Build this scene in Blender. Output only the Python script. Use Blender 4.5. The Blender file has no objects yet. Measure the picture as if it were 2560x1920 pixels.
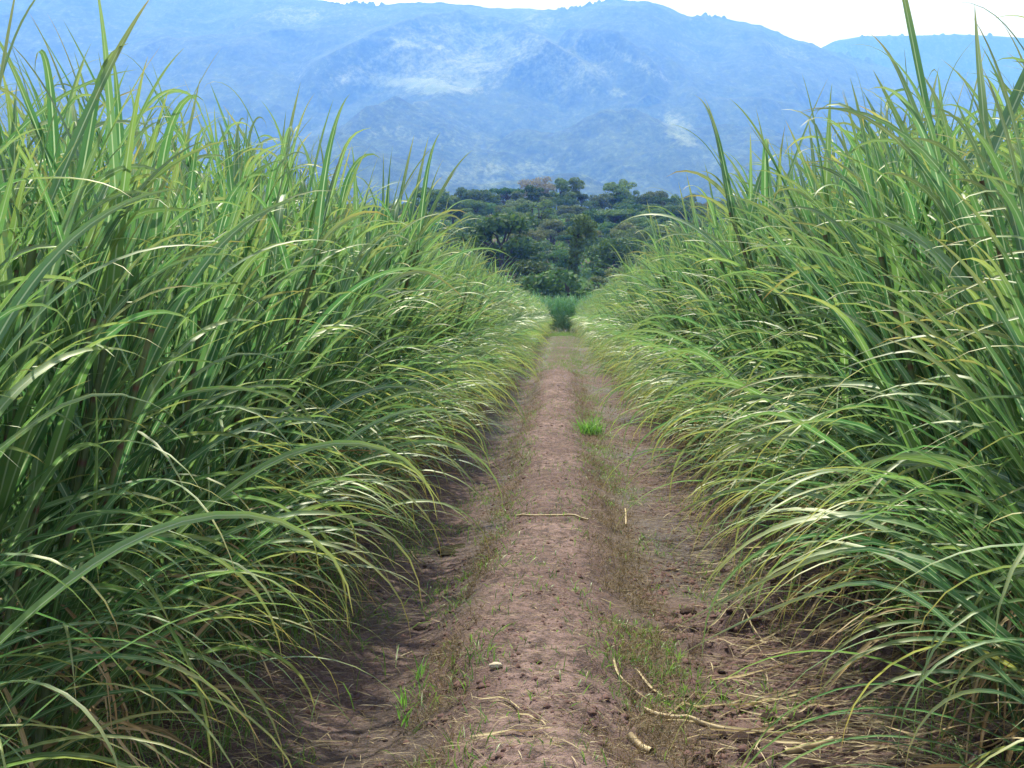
import bpy, math, random
import numpy as np
from math import radians as R, pi

# ------------------------------------------------------------------ camera, world, sun, exposure
S = bpy.context.scene
COL = S.collection
EYE = 1.8
cam_d = bpy.data.cameras.new('camera'); cam = bpy.data.objects.new('camera', cam_d); COL.objects.link(cam)
cam_d.sensor_width = 36; cam_d.lens = 50; cam_d.clip_start = .05; cam_d.clip_end = 30000
cam.location = (0, 0, EYE)
cam.rotation_euler = (R(90 - 3.06), 0, R(2.03))
S.camera = cam
SUN_EL, SUN_AZ = 62, -14          # degrees; azimuth from +Y towards +X
w = bpy.data.worlds.new('World'); S.world = w; w.use_nodes = True
nt = w.node_tree; nt.nodes.clear()
out = nt.nodes.new('ShaderNodeOutputWorld'); bg = nt.nodes.new('ShaderNodeBackground')
sky = nt.nodes.new('ShaderNodeTexSky'); sky.sky_type = 'NISHITA'; sky.sun_disc = False
sky.sun_elevation = R(SUN_EL); sky.sun_rotation = R(SUN_AZ); sky.dust_density = 3
tc = nt.nodes.new('ShaderNodeTexCoord')
ns = nt.nodes.new('ShaderNodeTexNoise'); ns.inputs['Scale'].default_value = 2.2; ns.inputs['Detail'].default_value = 5
rp = nt.nodes.new('ShaderNodeMapRange'); rp.inputs[1].default_value = .3; rp.inputs[2].default_value = .7
rp.inputs[3].default_value = .72; rp.inputs[4].default_value = 1.0
mx = nt.nodes.new('ShaderNodeMix'); mx.data_type = 'RGBA'
nt.links.new(tc.outputs['Generated'], ns.inputs['Vector'])
nt.links.new(ns.outputs[0], rp.inputs[0]); nt.links.new(rp.outputs[0], mx.inputs[0])
nt.links.new(sky.outputs[0], mx.inputs[6]); mx.inputs[7].default_value = (15, 16, 18.5, 1)   # thin bright cloud deck
nt.links.new(mx.outputs[2], bg.inputs[0]); bg.inputs[1].default_value = .05
nt.links.new(bg.outputs[0], out.inputs[0])
sl = bpy.data.lights.new('sun', 'SUN'); sl.energy = 5.0; sl.angle = R(1.2); sl.color = (1, 1, 1)
so = bpy.data.objects.new('sun', sl); COL.objects.link(so)
from mathutils import Vector
sd = Vector((math.sin(R(SUN_AZ)) * math.cos(R(SUN_EL)), math.cos(R(SUN_AZ)) * math.cos(R(SUN_EL)), math.sin(R(SUN_EL))))
so.rotation_euler = sd.to_track_quat('Z', 'Y').to_euler(); so.location = (0, 0, 60)
vs = S.view_settings; vs.view_transform = 'Standard'; vs.look = 'None'; vs.gamma = 1; vs.exposure = 0.78
S.render.engine = 'CYCLES'; cy = S.cycles
cy.max_bounces = 7; cy.diffuse_bounces = 3; cy.glossy_bounces = 2; cy.transmission_bounces = 4; cy.volume_bounces = 1
cy.transparent_max_bounces = 6
cy.caustics_reflective = False; cy.caustics_refractive = False
cy.use_denoising = True; cy.use_adaptive_sampling = True; cy.adaptive_threshold = .015
HAZE = 0.00029

# ------------------------------------------------------------------ helpers
rng = np.random.default_rng(7)
def _h(i, j, s):
    n = (i * 374761393 + j * 668265263 + s * 974711) & 0xffffffff
    n = ((n ^ (n >> 13)) * 1274126177) & 0xffffffff
    return ((n ^ (n >> 16)) & 0xffff) / 65535.0
def vn(x, y, s=0):
    x = np.asarray(x, float); y = np.asarray(y, float)
    i = np.floor(x).astype(np.int64); j = np.floor(y).astype(np.int64); u = x - i; v = y - j
    u = u * u * (3 - 2 * u); v = v * v * (3 - 2 * v)
    a = _h(i, j, s); b = _h(i + 1, j, s); c = _h(i, j + 1, s); d = _h(i + 1, j + 1, s)
    return (a * (1 - u) + b * u) * (1 - v) + (c * (1 - u) + d * u) * v
def fbm(x, y, s=0, o=4, g=.5):
    t = 0; a = 1; n = 0
    for k in range(o):
        t = t + a * vn(x * 2 ** k + 17.3 * k, y * 2 ** k - 9.1 * k, s + k); n += a; a *= g
    return t / n
def ss(a, b, x):
    t = np.clip((np.asarray(x, float) - a) / (b - a), 0, 1); return t * t * (3 - 2 * t)

def mesh(name, V, F, mats, uv=None, attrs=None, smooth=True, mi=None):
    """one mesh from numpy quads (F: n x 4) or triangles (n x 3)"""
    V = np.ascontiguousarray(V, np.float32); F = np.ascontiguousarray(F, np.int32)
    me = bpy.data.meshes.new(name); k = F.shape[1]
    me.vertices.add(len(V)); me.vertices.foreach_set('co', V.ravel())
    me.loops.add(F.size); me.loops.foreach_set('vertex_index', F.ravel())
    me.polygons.add(len(F)); me.polygons.foreach_set('loop_start', np.arange(0, F.size, k, dtype=np.int32))
    me.polygons.foreach_set('loop_total', np.full(len(F), k, np.int32))
    if smooth: me.polygons.foreach_set('use_smooth', np.ones(len(F), bool))
    for m in (mats if isinstance(mats, (list, tuple)) else [mats]): me.materials.append(m)
    if mi is not None: me.polygons.foreach_set('material_index', np.asarray(mi, np.int32))
    if uv is not None:
        l = me.uv_layers.new(name='uv'); l.data.foreach_set('uv', np.asarray(uv, np.float32)[F.ravel()].ravel())
    for a, d in (attrs or {}).items():
        at = me.attributes.new(a, 'FLOAT', 'POINT'); at.data.foreach_set('value', np.ascontiguousarray(d, np.float32))
    me.update(calc_edges=True); me.validate()
    return me
def link(name, me, parent=None, loc=(0, 0, 0), rz=0):
    o = bpy.data.objects.new(name, me); COL.objects.link(o); o.location = loc; o.rotation_euler = (0, 0, rz)
    if parent: o.parent = parent
    return o
def tag(o, label=None, cat=None, group=None, kind=None):
    for k, v in (('label', label), ('category', cat), ('group', group), ('kind', kind)):
        if v: o[k] = v
    return o
class Buf:
    """collects quads with uv and attributes"""
    def __init__(s): s.V = []; s.F = []; s.U = []; s.A = {'rnd': [], 'age': []}; s.n = 0
    def add(s, V, F, U, r, a):
        s.V.append(V); s.F.append(F + s.n); s.U.append(U); s.A['rnd'].append(r); s.A['age'].append(a); s.n += len(V)
    def mesh(s, name, mat):
        return mesh(name, np.concatenate(s.V), np.concatenate(s.F), mat, np.concatenate(s.U), {k: np.concatenate(v) for k, v in s.A.items()})

def ribbons(P0, az, el, L, W, bend, p, roll, tw, segs, rnd, age, kink=None, daz=None, fold=.16, flat=False, zmin=None, narrow=False):
    """N arching blades. all arguments are arrays of length N."""
    N = len(az); s = np.linspace(0, 1, segs + 1)[None, :]
    bp = s ** p[:, None]
    if kink is not None:
        ks = (.35 + .4 * ((rnd * 7.77) % 1))[:, None]
        bp = bp * (1 - kink[:, None]) + kink[:, None] * ss(0, 1, (s - ks) / .24)
    e = np.maximum(el[:, None] - bend[:, None] * bp, -1.5)
    a = az[:, None] + (0 if daz is None else daz[:, None]) * s
    D = np.stack([np.cos(e) * np.cos(a), np.cos(e) * np.sin(a), np.sin(e)], -1)
    step = (L / segs)[:, None, None]
    C = P0[:, None, :] + np.concatenate([np.zeros((N, 1, 3)), np.cumsum((D[:, :-1] + D[:, 1:]) * .5 * step, 1)], 1)
    if zmin is not None: C[..., 2] = np.maximum(C[..., 2], zmin + .03 * rnd[:, None])
    H = np.stack([-np.sin(a), np.cos(a), 0 * a], -1)
    Nn = np.cross(D, H)
    r = (roll[:, None] + tw[:, None] * s)[..., None]
    Sd = np.cos(r) * H + np.sin(r) * Nn; N2 = -np.sin(r) * H + np.cos(r) * Nn
    wp = np.where(s < .22, .45 + .55 * (s / .22) ** .8, np.clip(1 - ((s - .22) / .78) ** 1.35, 0, 1) ** .85)
    wv = (W[:, None] * np.maximum(wp, .015))[..., None]
    if flat:
        V = np.stack([C - Sd * wv / 2, C + Sd * wv / 2], 2); m = 2; us = [0., 1.]
    else:
        V = np.stack([C - Sd * wv / 2 + N2 * wv * fold, C, C + Sd * wv / 2 + N2 * wv * fold], 2); m = 3; us = [0., .5, 1.]
    V = V.reshape(-1, 3)
    base = (np.arange(N)[:, None, None] * (segs + 1) + np.arange(segs)[None, :, None]) * m + np.arange(m - 1)[None, None, :]
    F = np.stack([base, base + 1, base + m + 1, base + m], -1).reshape(-1, 4)
    U = np.stack(np.broadcast_arrays(np.array(us)[None, None, :], s[:, :, None] + 0 * rnd[:, None, None]), -1).reshape(-1, 2)
    k = (segs + 1) * m
    return V, F, U, np.repeat(rnd, k), np.repeat(age, k)

def tube(pts, rad, n=7):
    pts = np.asarray(pts, float); rad = np.asarray(rad, float); K = len(pts)
    T = np.gradient(pts, axis=0); T /= np.linalg.norm(T, axis=1)[:, None] + 1e-9
    ref = np.where(np.abs(T[:, 2:3]) > .8, np.array([[1., 0, 0]]), np.array([[0, 0, 1.]]))
    A = np.cross(T, ref); A /= np.linalg.norm(A, axis=1)[:, None] + 1e-9; B = np.cross(T, A)
    th = np.linspace(0, 2 * pi, n, endpoint=False)
    V = pts[:, None] + rad[:, None, None] * (np.cos(th)[None, :, None] * A[:, None] + np.sin(th)[None, :, None] * B[:, None])
    i = np.arange(K - 1)[:, None] * n; j = np.arange(n)[None]; j2 = (j + 1) % n
    F = np.stack([i + j, i + j2, i + n + j2, i + n + j], -1).reshape(-1, 4)
    U = np.stack(np.broadcast_arrays(j / n + 0. * i, np.arange(K)[:, None] / (K - 1) + 0. * j) if False else
                 [np.tile(np.arange(n) / n, K), np.repeat(np.linspace(0, 1, K), n)], -1)
    return V.reshape(-1, 3), F, U

# ------------------------------------------------------------------ materials
class M:
    def __init__(s, name):
        s.m = bpy.data.materials.new(name); s.m.use_nodes = True; s.t = s.m.node_tree; s.t.nodes.clear()
        s.out = s.n('ShaderNodeOutputMaterial')
    def n(s, typ, **k):
        nd = s.t.nodes.new(typ)
        for a, b in k.items(): setattr(nd, a, b)
        return nd
    def l(s, a, b): s.t.links.new(a, b)
    def put(s, sock, v):
        if hasattr(v, 'is_output'): s.l(v, sock)
        else: sock.default_value = v
    def attr(s, name): return s.n('ShaderNodeAttribute', attribute_name=name).outputs['Fac']
    def noise(s, scale, detail=4, vec=None, rough=.55):
        nd = s.n('ShaderNodeTexNoise'); nd.inputs['Scale'].default_value = scale; nd.inputs['Detail'].default_value = detail
        nd.inputs['Roughness'].default_value = rough
        if vec is not None: s.l(vec, nd.inputs['Vector'])
        return nd.outputs[0]
    def mix(s, f, a, b):
        nd = s.n('ShaderNodeMix', data_type='RGBA'); s.put(nd.inputs[0], f)
        for k, v in ((6, a), (7, b)): s.put(nd.inputs[k], v if hasattr(v, 'is_output') else (*v, 1))
        return nd.outputs[2]
    def math(s, op, a, b=0, clamp=False):
        nd = s.n('ShaderNodeMath', operation=op, use_clamp=clamp); s.put(nd.inputs[0], a); s.put(nd.inputs[1], b); return nd.outputs[0]
    def rng(s, v, a, b, c=0, d=1, smooth=False):
        nd = s.n('ShaderNodeMapRange'); nd.interpolation_type = 'SMOOTHSTEP' if smooth else 'LINEAR'
        s.put(nd.inputs[0], v)
        for k, q in enumerate((a, b, c, d)): nd.inputs[k + 1].default_value = q
        return nd.outputs[0]
    def ramp(s, f, stops):
        nd = s.n('ShaderNodeValToRGB'); s.put(nd.inputs[0], f); e = nd.color_ramp.elements
        while len(e) < len(stops): e.new(.5)
        for x, (p, c) in zip(e, stops): x.position = p; x.color = (*c, 1)
        return nd.outputs[0]
    def pos(s): return s.n('ShaderNodeNewGeometry').outputs['Position']
    def objc(s): return s.n('ShaderNodeTexCoord').outputs['Object']
    def bsdf(s, col, rough=.6, spec=.5, normal=None):
        b = s.n('ShaderNodeBsdfPrincipled'); s.put(b.inputs['Base Color'], col if hasattr(col, 'is_output') else (*col, 1))
        s.put(b.inputs['Roughness'], rough); s.put(b.inputs['Specular IOR Level'], spec)
        if normal is not None: s.l(normal, b.inputs['Normal'])
        return b.outputs[0]
    def bump(s, h, strength=.5, dist=.02):
        b = s.n('ShaderNodeBump'); b.inputs['Strength'].default_value = strength; b.inputs['Distance'].default_value = dist
        s.l(h, b.inputs['Height']); return b.outputs[0]
    def done(s, sh): s.l(sh, s.out.inputs['Surface']); return s.m

def leaf_mat(name, stops, tip, rib, transl=.38, rough=.47, spec=.6):
    m = M(name); uv = m.n('ShaderNodeUVMap', uv_map='uv').outputs[0]
    sep = m.n('ShaderNodeSeparateXYZ'); m.l(uv, sep.inputs[0]); u, v = sep.outputs[0], sep.outputs[1]
    r = m.attr('rnd'); age = m.attr('age')
    oi = m.n('ShaderNodeObjectInfo').outputs['Random']
    f = m.math('FRACT', m.math('ADD', r, m.math('MULTIPLY', oi, .37)))
    base = m.ramp(f, stops)
    nz = m.noise(3.0, 3, m.objc())
    base = m.mix(m.rng(nz, .35, .7, 0, .45), base, stops[-1][1])
    # fine veins running along the blade
    cmb = m.n('ShaderNodeCombineXYZ'); m.l(m.math('MULTIPLY', u, 34.), cmb.inputs[0]); m.l(m.math('MULTIPLY', v, 1.6), cmb.inputs[1]); m.l(m.math('MULTIPLY', r, 91.), cmb.inputs[2])
    vein = m.noise(1.0, 2, cmb.outputs[0])
    base = m.mix(m.rng(vein, .35, .75, 0, .35), base, (.14, .28, .11))
    dry = m.math('MULTIPLY', m.math('ADD', m.rng(v, .55, 1.0, 0, 1), m.rng(nz, .4, .8, -.3, .5)), m.rng(age, 0, .6, .25, 1.25), True)
    dry = m.math('MAXIMUM', m.math('MULTIPLY', dry, m.rng(v, .4, .7, 0, 1)), m.rng(age, .55, .9, 0, 1))
    base = m.mix(dry, base, tip)
    base = m.mix(m.rng(m.noise(26, 3, m.objc(), .6), .60, .74, 0, .55), base, (.20, .19, .06))
    brown = m.math('MAXIMUM', m.rng(age, .82, 1.0, 0, 1), m.math('MULTIPLY', m.rng(v, .88, 1, 0, .9), m.rng(age, .1, .5, 0, 1)))
    base = m.mix(brown, base, (.27, .16, .075))
    d = m.math('ABSOLUTE', m.math('SUBTRACT', u, .5))
    ribm = m.math('MULTIPLY', m.rng(d, .035, .085, 1, 0), m.rng(v, .5, .95, .85, .1))
    base = m.mix(ribm, base, rib)
    b = m.bsdf(base, rough, spec)
    t = m.n('ShaderNodeBsdfTranslucent')
    hs = m.n('ShaderNodeHueSaturation'); hs.inputs['Saturation'].default_value = 1.08; hs.inputs['Value'].default_value = 1.7
    m.l(base, hs.inputs['Color']); m.l(hs.outputs[0], t.inputs[0])
    mm = m.n('ShaderNodeMixShader'); mm.inputs[0].default_value = transl; m.l(b, mm.inputs[1]); m.l(t.outputs[0], mm.inputs[2])
    return m.done(mm.outputs[0])

G_STOPS = [(0, (.024, .080, .030)), (.3, (.046, .132, .044)), (.55, (.076, .182, .052)), (.82, (.135, .238, .058)), (1, (.088, .18, .090))]
MAT_LEAF = leaf_mat('cane_leaf', G_STOPS, (.36, .34, .10), (.34, .44, .27))
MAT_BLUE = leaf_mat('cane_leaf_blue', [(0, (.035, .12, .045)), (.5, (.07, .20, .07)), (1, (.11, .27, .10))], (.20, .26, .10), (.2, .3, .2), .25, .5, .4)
MAT_DRY = leaf_mat('dry_leaf', [(0, (.20, .13, .07)), (.5, (.30, .21, .11)), (1, (.42, .32, .19))], (.38, .27, .14), (.45, .36, .22), .15, .6, .3)
MAT_STRAW = leaf_mat('straw', [(0, (.11, .070, .045)), (.45, (.22, .15, .095)), (1, (.50, .40, .27))], (.26, .18, .11), (.30, .22, .14), .1, .7, .2)
MAT_GRASS = leaf_mat('grass_blade', [(0, (.05, .12, .02)), (.5, (.09, .19, .03)), (1, (.14, .24, .05))], (.34, .30, .12), (.15, .25, .06))
MAT_CLUMP_GREEN = leaf_mat('bright_grass', [(0, (.07, .20, .03)), (.5, (.11, .28, .04)), (1, (.18, .33, .07))], (.30, .36, .12), (.2, .35, .1))
MAT_DEAD = leaf_mat('dead_grass', [(0, (.06, .036, .028)), (.5, (.11, .066, .048)), (1, (.21, .135, .09))], (.3, .2, .1), (.2, .15, .1), .15, .7, .2)

def stalk_mat():
    m = M('cane_stalk'); uv = m.n('ShaderNodeUVMap', uv_map='uv').outputs[0]
    sep = m.n('ShaderNodeSeparateXYZ'); m.l(uv, sep.inputs[0]); v = sep.outputs[1]
    nd = m.math('ABSOLUTE', m.math('SUBTRACT', m.math('FRACT', m.math('MULTIPLY', v, 9.)), .5))
    c = m.ramp(m.noise(6, 3, m.objc()), [(.3, (.05, .09, .035)), (.6, (.10, .14, .055)), (.8, (.17, .15, .09))])
    c = m.mix(m.rng(nd, .42, .48, 0, 1), c, (.09, .05, .035))
    return m.done(m.bsdf(c, .5, .4))
MAT_STALK = stalk_mat()

def soil_mat():
    m = M('soil'); p = m.pos()
    n1 = m.noise(1.3, 5, p); n2 = m.noise(14, 5, p, .65); n3 = m.noise(70, 4, p, .7)
    c = m.ramp(n1, [(.3, (.075, .043, .042)), (.5, (.130, .079, .076)), (.72, (.205, .134, .128))])
    c = m.mix(m.math('MULTIPLY', m.attr('packed'), m.rng(n2, .35, .6, .25, .85)), c, (.27, .183, .172))
    c = m.mix(m.rng(n2, .40, .58, .0, 1), m.mix(.8, c, (.050, .034, .032)), c)
    c = m.mix(m.rng(n3, .52, .72, 0, .7), c, (.27, .185, .17))
    c = m.mix(m.rng(n3, .3, .47, .8, 0), c, (.028, .017, .015))
    st = m.n('ShaderNodeMapping'); st.inputs['Scale'].default_value = (4, 38, 10); m.l(p, st.inputs['Vector'])
    fib = m.noise(3.2, 4, st.outputs[0], .7)
    c = m.mix(m.rng(fib, .60, .75, 0, .35), c, (.24, .16, .12))
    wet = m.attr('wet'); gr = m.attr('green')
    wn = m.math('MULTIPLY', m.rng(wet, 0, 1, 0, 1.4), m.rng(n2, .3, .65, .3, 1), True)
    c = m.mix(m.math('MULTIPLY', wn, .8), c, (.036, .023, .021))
    c = m.mix(m.math('MULTIPLY', gr, m.rng(n2, .3, .6, .45, .9), True), c, (.055, .050, .024))
    h = m.math('ADD', m.math('MULTIPLY', n2, .6), m.math('MULTIPLY', n3, .3))
    h = m.math('ADD', h, m.math('MULTIPLY', fib, .2))
    rough = m.rng(wn, 0, 1, .92, .5)
    return m.done(m.bsdf(c, rough, .35, m.bump(h, 1.0, .045)))
def mtn_mat():
    m = M('mountain_cover'); mp_ = m.n('ShaderNodeMapping'); mp_.inputs['Scale'].default_value = (1, .33, .9); m.l(m.pos(), mp_.inputs['Vector']); p = mp_.outputs[0]
    n1 = m.noise(.0026, 6, p); n2 = m.noise(.045, 5, p, .75); n3 = m.noise(.009, 5, p, .6)
    forest = m.ramp(n2, [(.30, (.008, .020, .010)), (.5, (.030, .056, .024)), (.70, (.062, .098, .040))])
    past = m.ramp(n3, [(.3, (.09, .13, .06)), (.55, (.15, .185, .10)), (.8, (.23, .25, .16))])
    mask = m.math('ADD', m.attr('pasture'), m.rng(n1, .50, .72, 0, .16), True)
    n4 = m.noise(.11, 3, p, .7); mask = m.rng(m.math('ADD', mask, m.math('MULTIPLY', m.math('ADD', m.math('SUBTRACT', n2, .5), m.math('SUBTRACT', n4, .5)), 1.05)), .08, .85, 0, 1, True)
    forest = m.mix(m.rng(n4, .40, .58, .65, 0), forest, (.002, .008, .005))
    forest = m.mix(m.rng(n3, .45, .7, 0, .3), forest, (.085, .12, .05))
    return m.done(m.bsdf(m.mix(mask, forest, past), .95, .1, m.bump(n2, .6, 9)))
def crown_mat(name, a, b, c, transl=.25):
    m = M(name); r = m.attr('rnd'); oi = m.n('ShaderNodeObjectInfo').outputs['Random']
    f = m.math('ADD', m.math('MULTIPLY', m.noise(.35, 3, m.objc()), .75), m.math('MULTIPLY', r, .35))
    col = m.ramp(f, [(.3, a), (.55, b), (.85, c)])
    hs = m.n('ShaderNodeHueSaturation'); m.l(col, hs.inputs['Color']); m.l(m.rng(oi, 0, 1, .72, 1.35), hs.inputs['Value']); m.l(m.rng(m.math('FRACT', m.math('MULTIPLY', oi, 7.3)), 0, 1, .475, .525), hs.inputs['Hue'])
    t = m.n('ShaderNodeBsdfTranslucent'); m.l(hs.outputs[0], t.inputs[0])
    mm = m.n('ShaderNodeMixShader'); mm.inputs[0].default_value = transl; m.l(m.bsdf(hs.outputs[0], .7, .25), mm.inputs[1]); m.l(t.outputs[0], mm.inputs[2])
    return m.done(mm.outputs[0])
def simple(name, a, b, scale=8, rough=.8, spec=.3, bump=.4, dist=.01):
    m = M(name); n = m.noise(scale, 5, m.objc(), .65)
    return m.done(m.bsdf(m.ramp(n, [(.3, a), (.7, b)]), rough, spec, m.bump(n, bump, dist)))
MAT_SOIL = soil_mat(); MAT_MTN = mtn_mat()
MAT_BARK = simple('bark', (.035, .032, .028), (.08, .075, .065), 3, .9, .2)
MAT_BARKG = simple('grey_bark', (.16, .13, .12), (.28, .23, .21), 3, .9, .2)
MAT_CLOD = simple('clod', (.04, .025, .022), (.12, .075, .068), 26, .95, .2, 1, .02)
MAT_SOILBIT = simple('soil_bit', (.045, .026, .024), (.17, .10, .094), 3.5, .95, .2, .2)
MAT_STONE = simple('pale_stone', (.34, .29, .21), (.50, .45, .36), 30, .8, .3, .3)
MAT_STRAWSTALK = simple('dry_stalk', (.30, .22, .12), (.46, .38, .24), 20, .6, .3, .3, .004)
CR_DARK = crown_mat('crown_dark', (.026, .062, .018), (.050, .112, .028), (.092, .165, .038), .38)
CR_MID = crown_mat('crown_mid', (.044, .098, .030), (.085, .160, .044), (.145, .225, .060), .38)
CR_OLIVE = crown_mat('crown_olive', (.060, .090, .034), (.105, .145, .05), (.165, .205, .07), .36)
CR_PINK = crown_mat('crown_bare', (.13, .13, .10), (.19, .185, .145), (.26, .25, .19))

# ------------------------------------------------------------------ ground
def ridge_c(y): return -.10 + .065 * np.sin(y * .55 + .6) + .03 * np.sin(y * 1.3)
def gz(x, y):
    x = np.asarray(x, float); y = np.asarray(y, float)
    fade = 1 - ss(30, 50, y)
    c = ridge_c(y); hw = .37 + .16 * (vn(y * .7, 0 * y, 5) - .5) + .06 * (vn(y * 3.1, 0 * y + 2, 6) - .5)
    d = np.abs(x - c)
    z = .18 * fade * np.exp(-(np.abs(d + .12 * (fbm(x * 3, y * 2.4, 8) - .5)) / (hw + .03)) ** 4)
    z = z - .075 * np.exp(-((x + .95) / .30) ** 2) - .055 * np.exp(-((x - .95) / .32) ** 2)
    z = z + .10 * ss(1.25, 1.9, np.abs(x)) * (1 - ss(115, 130, y))
    near = (1 - ss(2.8, 4, np.abs(x))) * (1 - ss(70, 100, y))
    z = z + near * (.060 * (fbm(x * 2.2, y * 2.2, 1, 4) - .5) + .036 * (fbm(x * 9, y * 9, 21, 4, .62) - .5) + .016 * (fbm(x * 30, y * 24, 25, 2) - .5))
    # broken clods in the right-hand rut and along the cane feet
    cl = ss(.50, .66, fbm(x * 1.6, y * .8, 33, 2)) * ss(.42, .6, x) * (1 - ss(1.9, 2.3, x)) * (1 - ss(8.5, 12, y))
    z = z + near * cl * .12 * ss(.42, .75, fbm(x * 9, y * 9, 41, 3))
    # tyre-lug ripples on the crown of the ridge
    z = z + near * .010 * np.sin(y * 17 + 5 * vn(x * 2, y, 3)) * (1 - ss(.2, .4, d))
    # distant wooded hill
    hill = np.interp(y, [0, 145, 200, 300, 395, 430, 700, 1400], [0, 0, 4.6, 14.5, 24.5, 25.5, 6, 0])
    z = z + hill * (.86 + .28 * vn(x * .012 + 3, y * .004, 55)) + ss(150, 220, y) * 3 * (fbm(x * .03, y * .03, 61, 3) - .5)
    return z
xs = np.unique(np.concatenate([np.linspace(-2.6, 2.6, 430), np.linspace(2.6, 6, 30), np.linspace(-6, -2.6, 30),
      np.geomspace(6, 7000, 70), -np.geomspace(6, 7000, 70)]))
ys = np.unique(np.concatenate([np.linspace(-400, -4, 16), np.linspace(-4, 3.4, 40), 3.4 * (110 / 3.4) ** np.linspace(0, 1, 950), np.geomspace(110, 600, 70), np.geomspace(600, 7000, 40)]))
X, Y = np.meshgrid(xs, ys); Z = gz(X, Y)
def grid_faces(nx, ny):
    i = np.arange(ny - 1)[:, None] * nx + np.arange(nx - 1)[None]
    return np.stack([i, i + 1, i + nx + 1, i + nx], -1).reshape(-1, 4)
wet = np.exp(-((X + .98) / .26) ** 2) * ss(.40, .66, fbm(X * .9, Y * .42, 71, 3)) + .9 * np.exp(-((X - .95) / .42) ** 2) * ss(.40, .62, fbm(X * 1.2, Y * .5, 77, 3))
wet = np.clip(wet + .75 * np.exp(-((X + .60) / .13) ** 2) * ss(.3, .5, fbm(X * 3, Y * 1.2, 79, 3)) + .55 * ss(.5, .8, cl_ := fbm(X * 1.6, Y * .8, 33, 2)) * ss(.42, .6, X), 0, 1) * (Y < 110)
green = np.clip(ss(40, 58, Y) * .95 + .5 * np.exp(-((X - .5) / .18) ** 2), 0, 1) * ss(.2, .5, fbm(X * 2, Y * .7, 83, 3)) + ss(115, 150, Y) + .35 * ss(84, 92, Y) * (Y < 150)
packed = (np.exp(-((X - ridge_c(Y)) / .24) ** 4) * ss(.35, .6, fbm(X * 1.4, Y * .8, 87, 3)) + .5 * np.exp(-((X - 1.35) / .3) ** 2) * ss(.4, .6, fbm(X, Y * .6, 89, 3))) * (1 - ss(28, 46, Y))
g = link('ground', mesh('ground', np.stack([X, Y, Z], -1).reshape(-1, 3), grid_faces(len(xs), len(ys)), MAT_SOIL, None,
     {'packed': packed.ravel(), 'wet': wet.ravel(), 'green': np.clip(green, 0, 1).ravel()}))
tag(g, 'brown muddy farm track with a raised centre ridge between two cane fields', 'ground', kind='structure')

# ------------------------------------------------------------------ mountains
F0 = 3072.0
def pxt(X): return (np.asarray(X, float) - 1215) / F0
def pye(Y): return (665 - np.asarray(Y, float)) / F0
crest_px = [(-900, -40), (0, -60), (300, -50), (520, -20), (625, 0), (700, 8), (745, 16), (800, 20), (880, 14), (960, 14), (1060, 26), (1150, 28), (1225, 33), (1265, 24), (1300, 14), (1350, 12), (1400, 15), (1440, 28),
            (1480, 46), (1560, 50), (1640, 66), (1690, 90), (1740, 107), (1800, 128), (1950, 170), (2300, 230), (3300, 380)]
cx = pxt([c[0] for c in crest_px]); ce = pye([c[1] for c in crest_px])
def spur(t, e, pts, wd):
    """distance falloff to a polyline in slope coordinates"""
    best = 1e9 + 0 * t
    for (a, b), (c, d) in zip(pts[:-1], pts[1:]):
        ax, ay, bx, by = pxt(a), pye(b), pxt(c), pye(d)
        k = np.clip(((t - ax) * (bx - ax) + (e - ay) * (by - ay)) / ((bx - ax) ** 2 + (by - ay) ** 2), 0, 1)
        best = np.minimum(best, np.hypot(t - ax - k * (bx - ax), e - ay - k * (by - ay)))
    return np.clip(1 - best * F0 / wd, 0, 1)
def mtn_z(x, y):
    t = x / y; crest = np.interp(t, cx, ce) * 5200
    ya = [1300, 1700, 2200, 2700, 3050, 3350, 3800, 4400, 4900, 5200, 5600, 6600]
    fa = np.array([0, .045, .15, .255, .345, .375, .50, .72, .90, 1, .97, .6])
    f = np.interp(y, ya, fa)
    base = f * np.where(y > 3200, crest, crest * ss(5200, 3200, y) + 1105 * (1 - ss(5200, 3200, y)) if False else 1105 + (crest - 1105) * ss(2400, 3400, y))
    rd = 1 - np.abs(2 * fbm(x / 620 + .3 * fbm(x / 900, y / 900, 4), y / 1500 + 2, 91, 4) - 1) * 2.2
    rd2 = 1 - np.abs(2 * fbm(x / 230, y / 420 + 5, 95, 4) - 1) * 2
    amp = ss(1300, 2400, y) * (1 - .92 * ss(4700, 5180, y))
    z = base + amp * (95 * (rd - .4) + 26 * (rd2 - .4)) + 9 * (fbm(x / 26, y / 26, 99, 3) - .5) * ss(1500, 2500, y)
    e = z / y
    sp = np.maximum(spur(t, e, [(1040, 45), (930, 85), (820, 125), (700, 185)], 60), spur(t, e, [(1040, 45), (1120, 100), (1180, 150), (1260, 200)], 60))
    sp = np.maximum(sp, spur(t, e, [(1230, 120), (1330, 130), (1400, 190)], 45))
    return z + 75 * sp * ss(3200, 3900, y) * (1 - ss(4400, 4950, y))
mx_ = np.linspace(-3000, 3400, 900); my_ = np.concatenate([np.linspace(1300, 4800, 330), np.linspace(4806, 5260, 70), np.linspace(5280, 6600, 20)])
X, Y = np.meshgrid(mx_, my_); Z = mtn_z(X, Y)
tr = fbm(X / 16, Y / 16, 103, 2); Z = Z + ss(5120, 5185, Y) * (1 - ss(5215, 5240, Y)) * 17 * ss(.5, .8, tr) * ss(.42, .6, fbm(X / 130, X * 0, 107, 2))
T = X / Y; E = Z / Y
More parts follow.
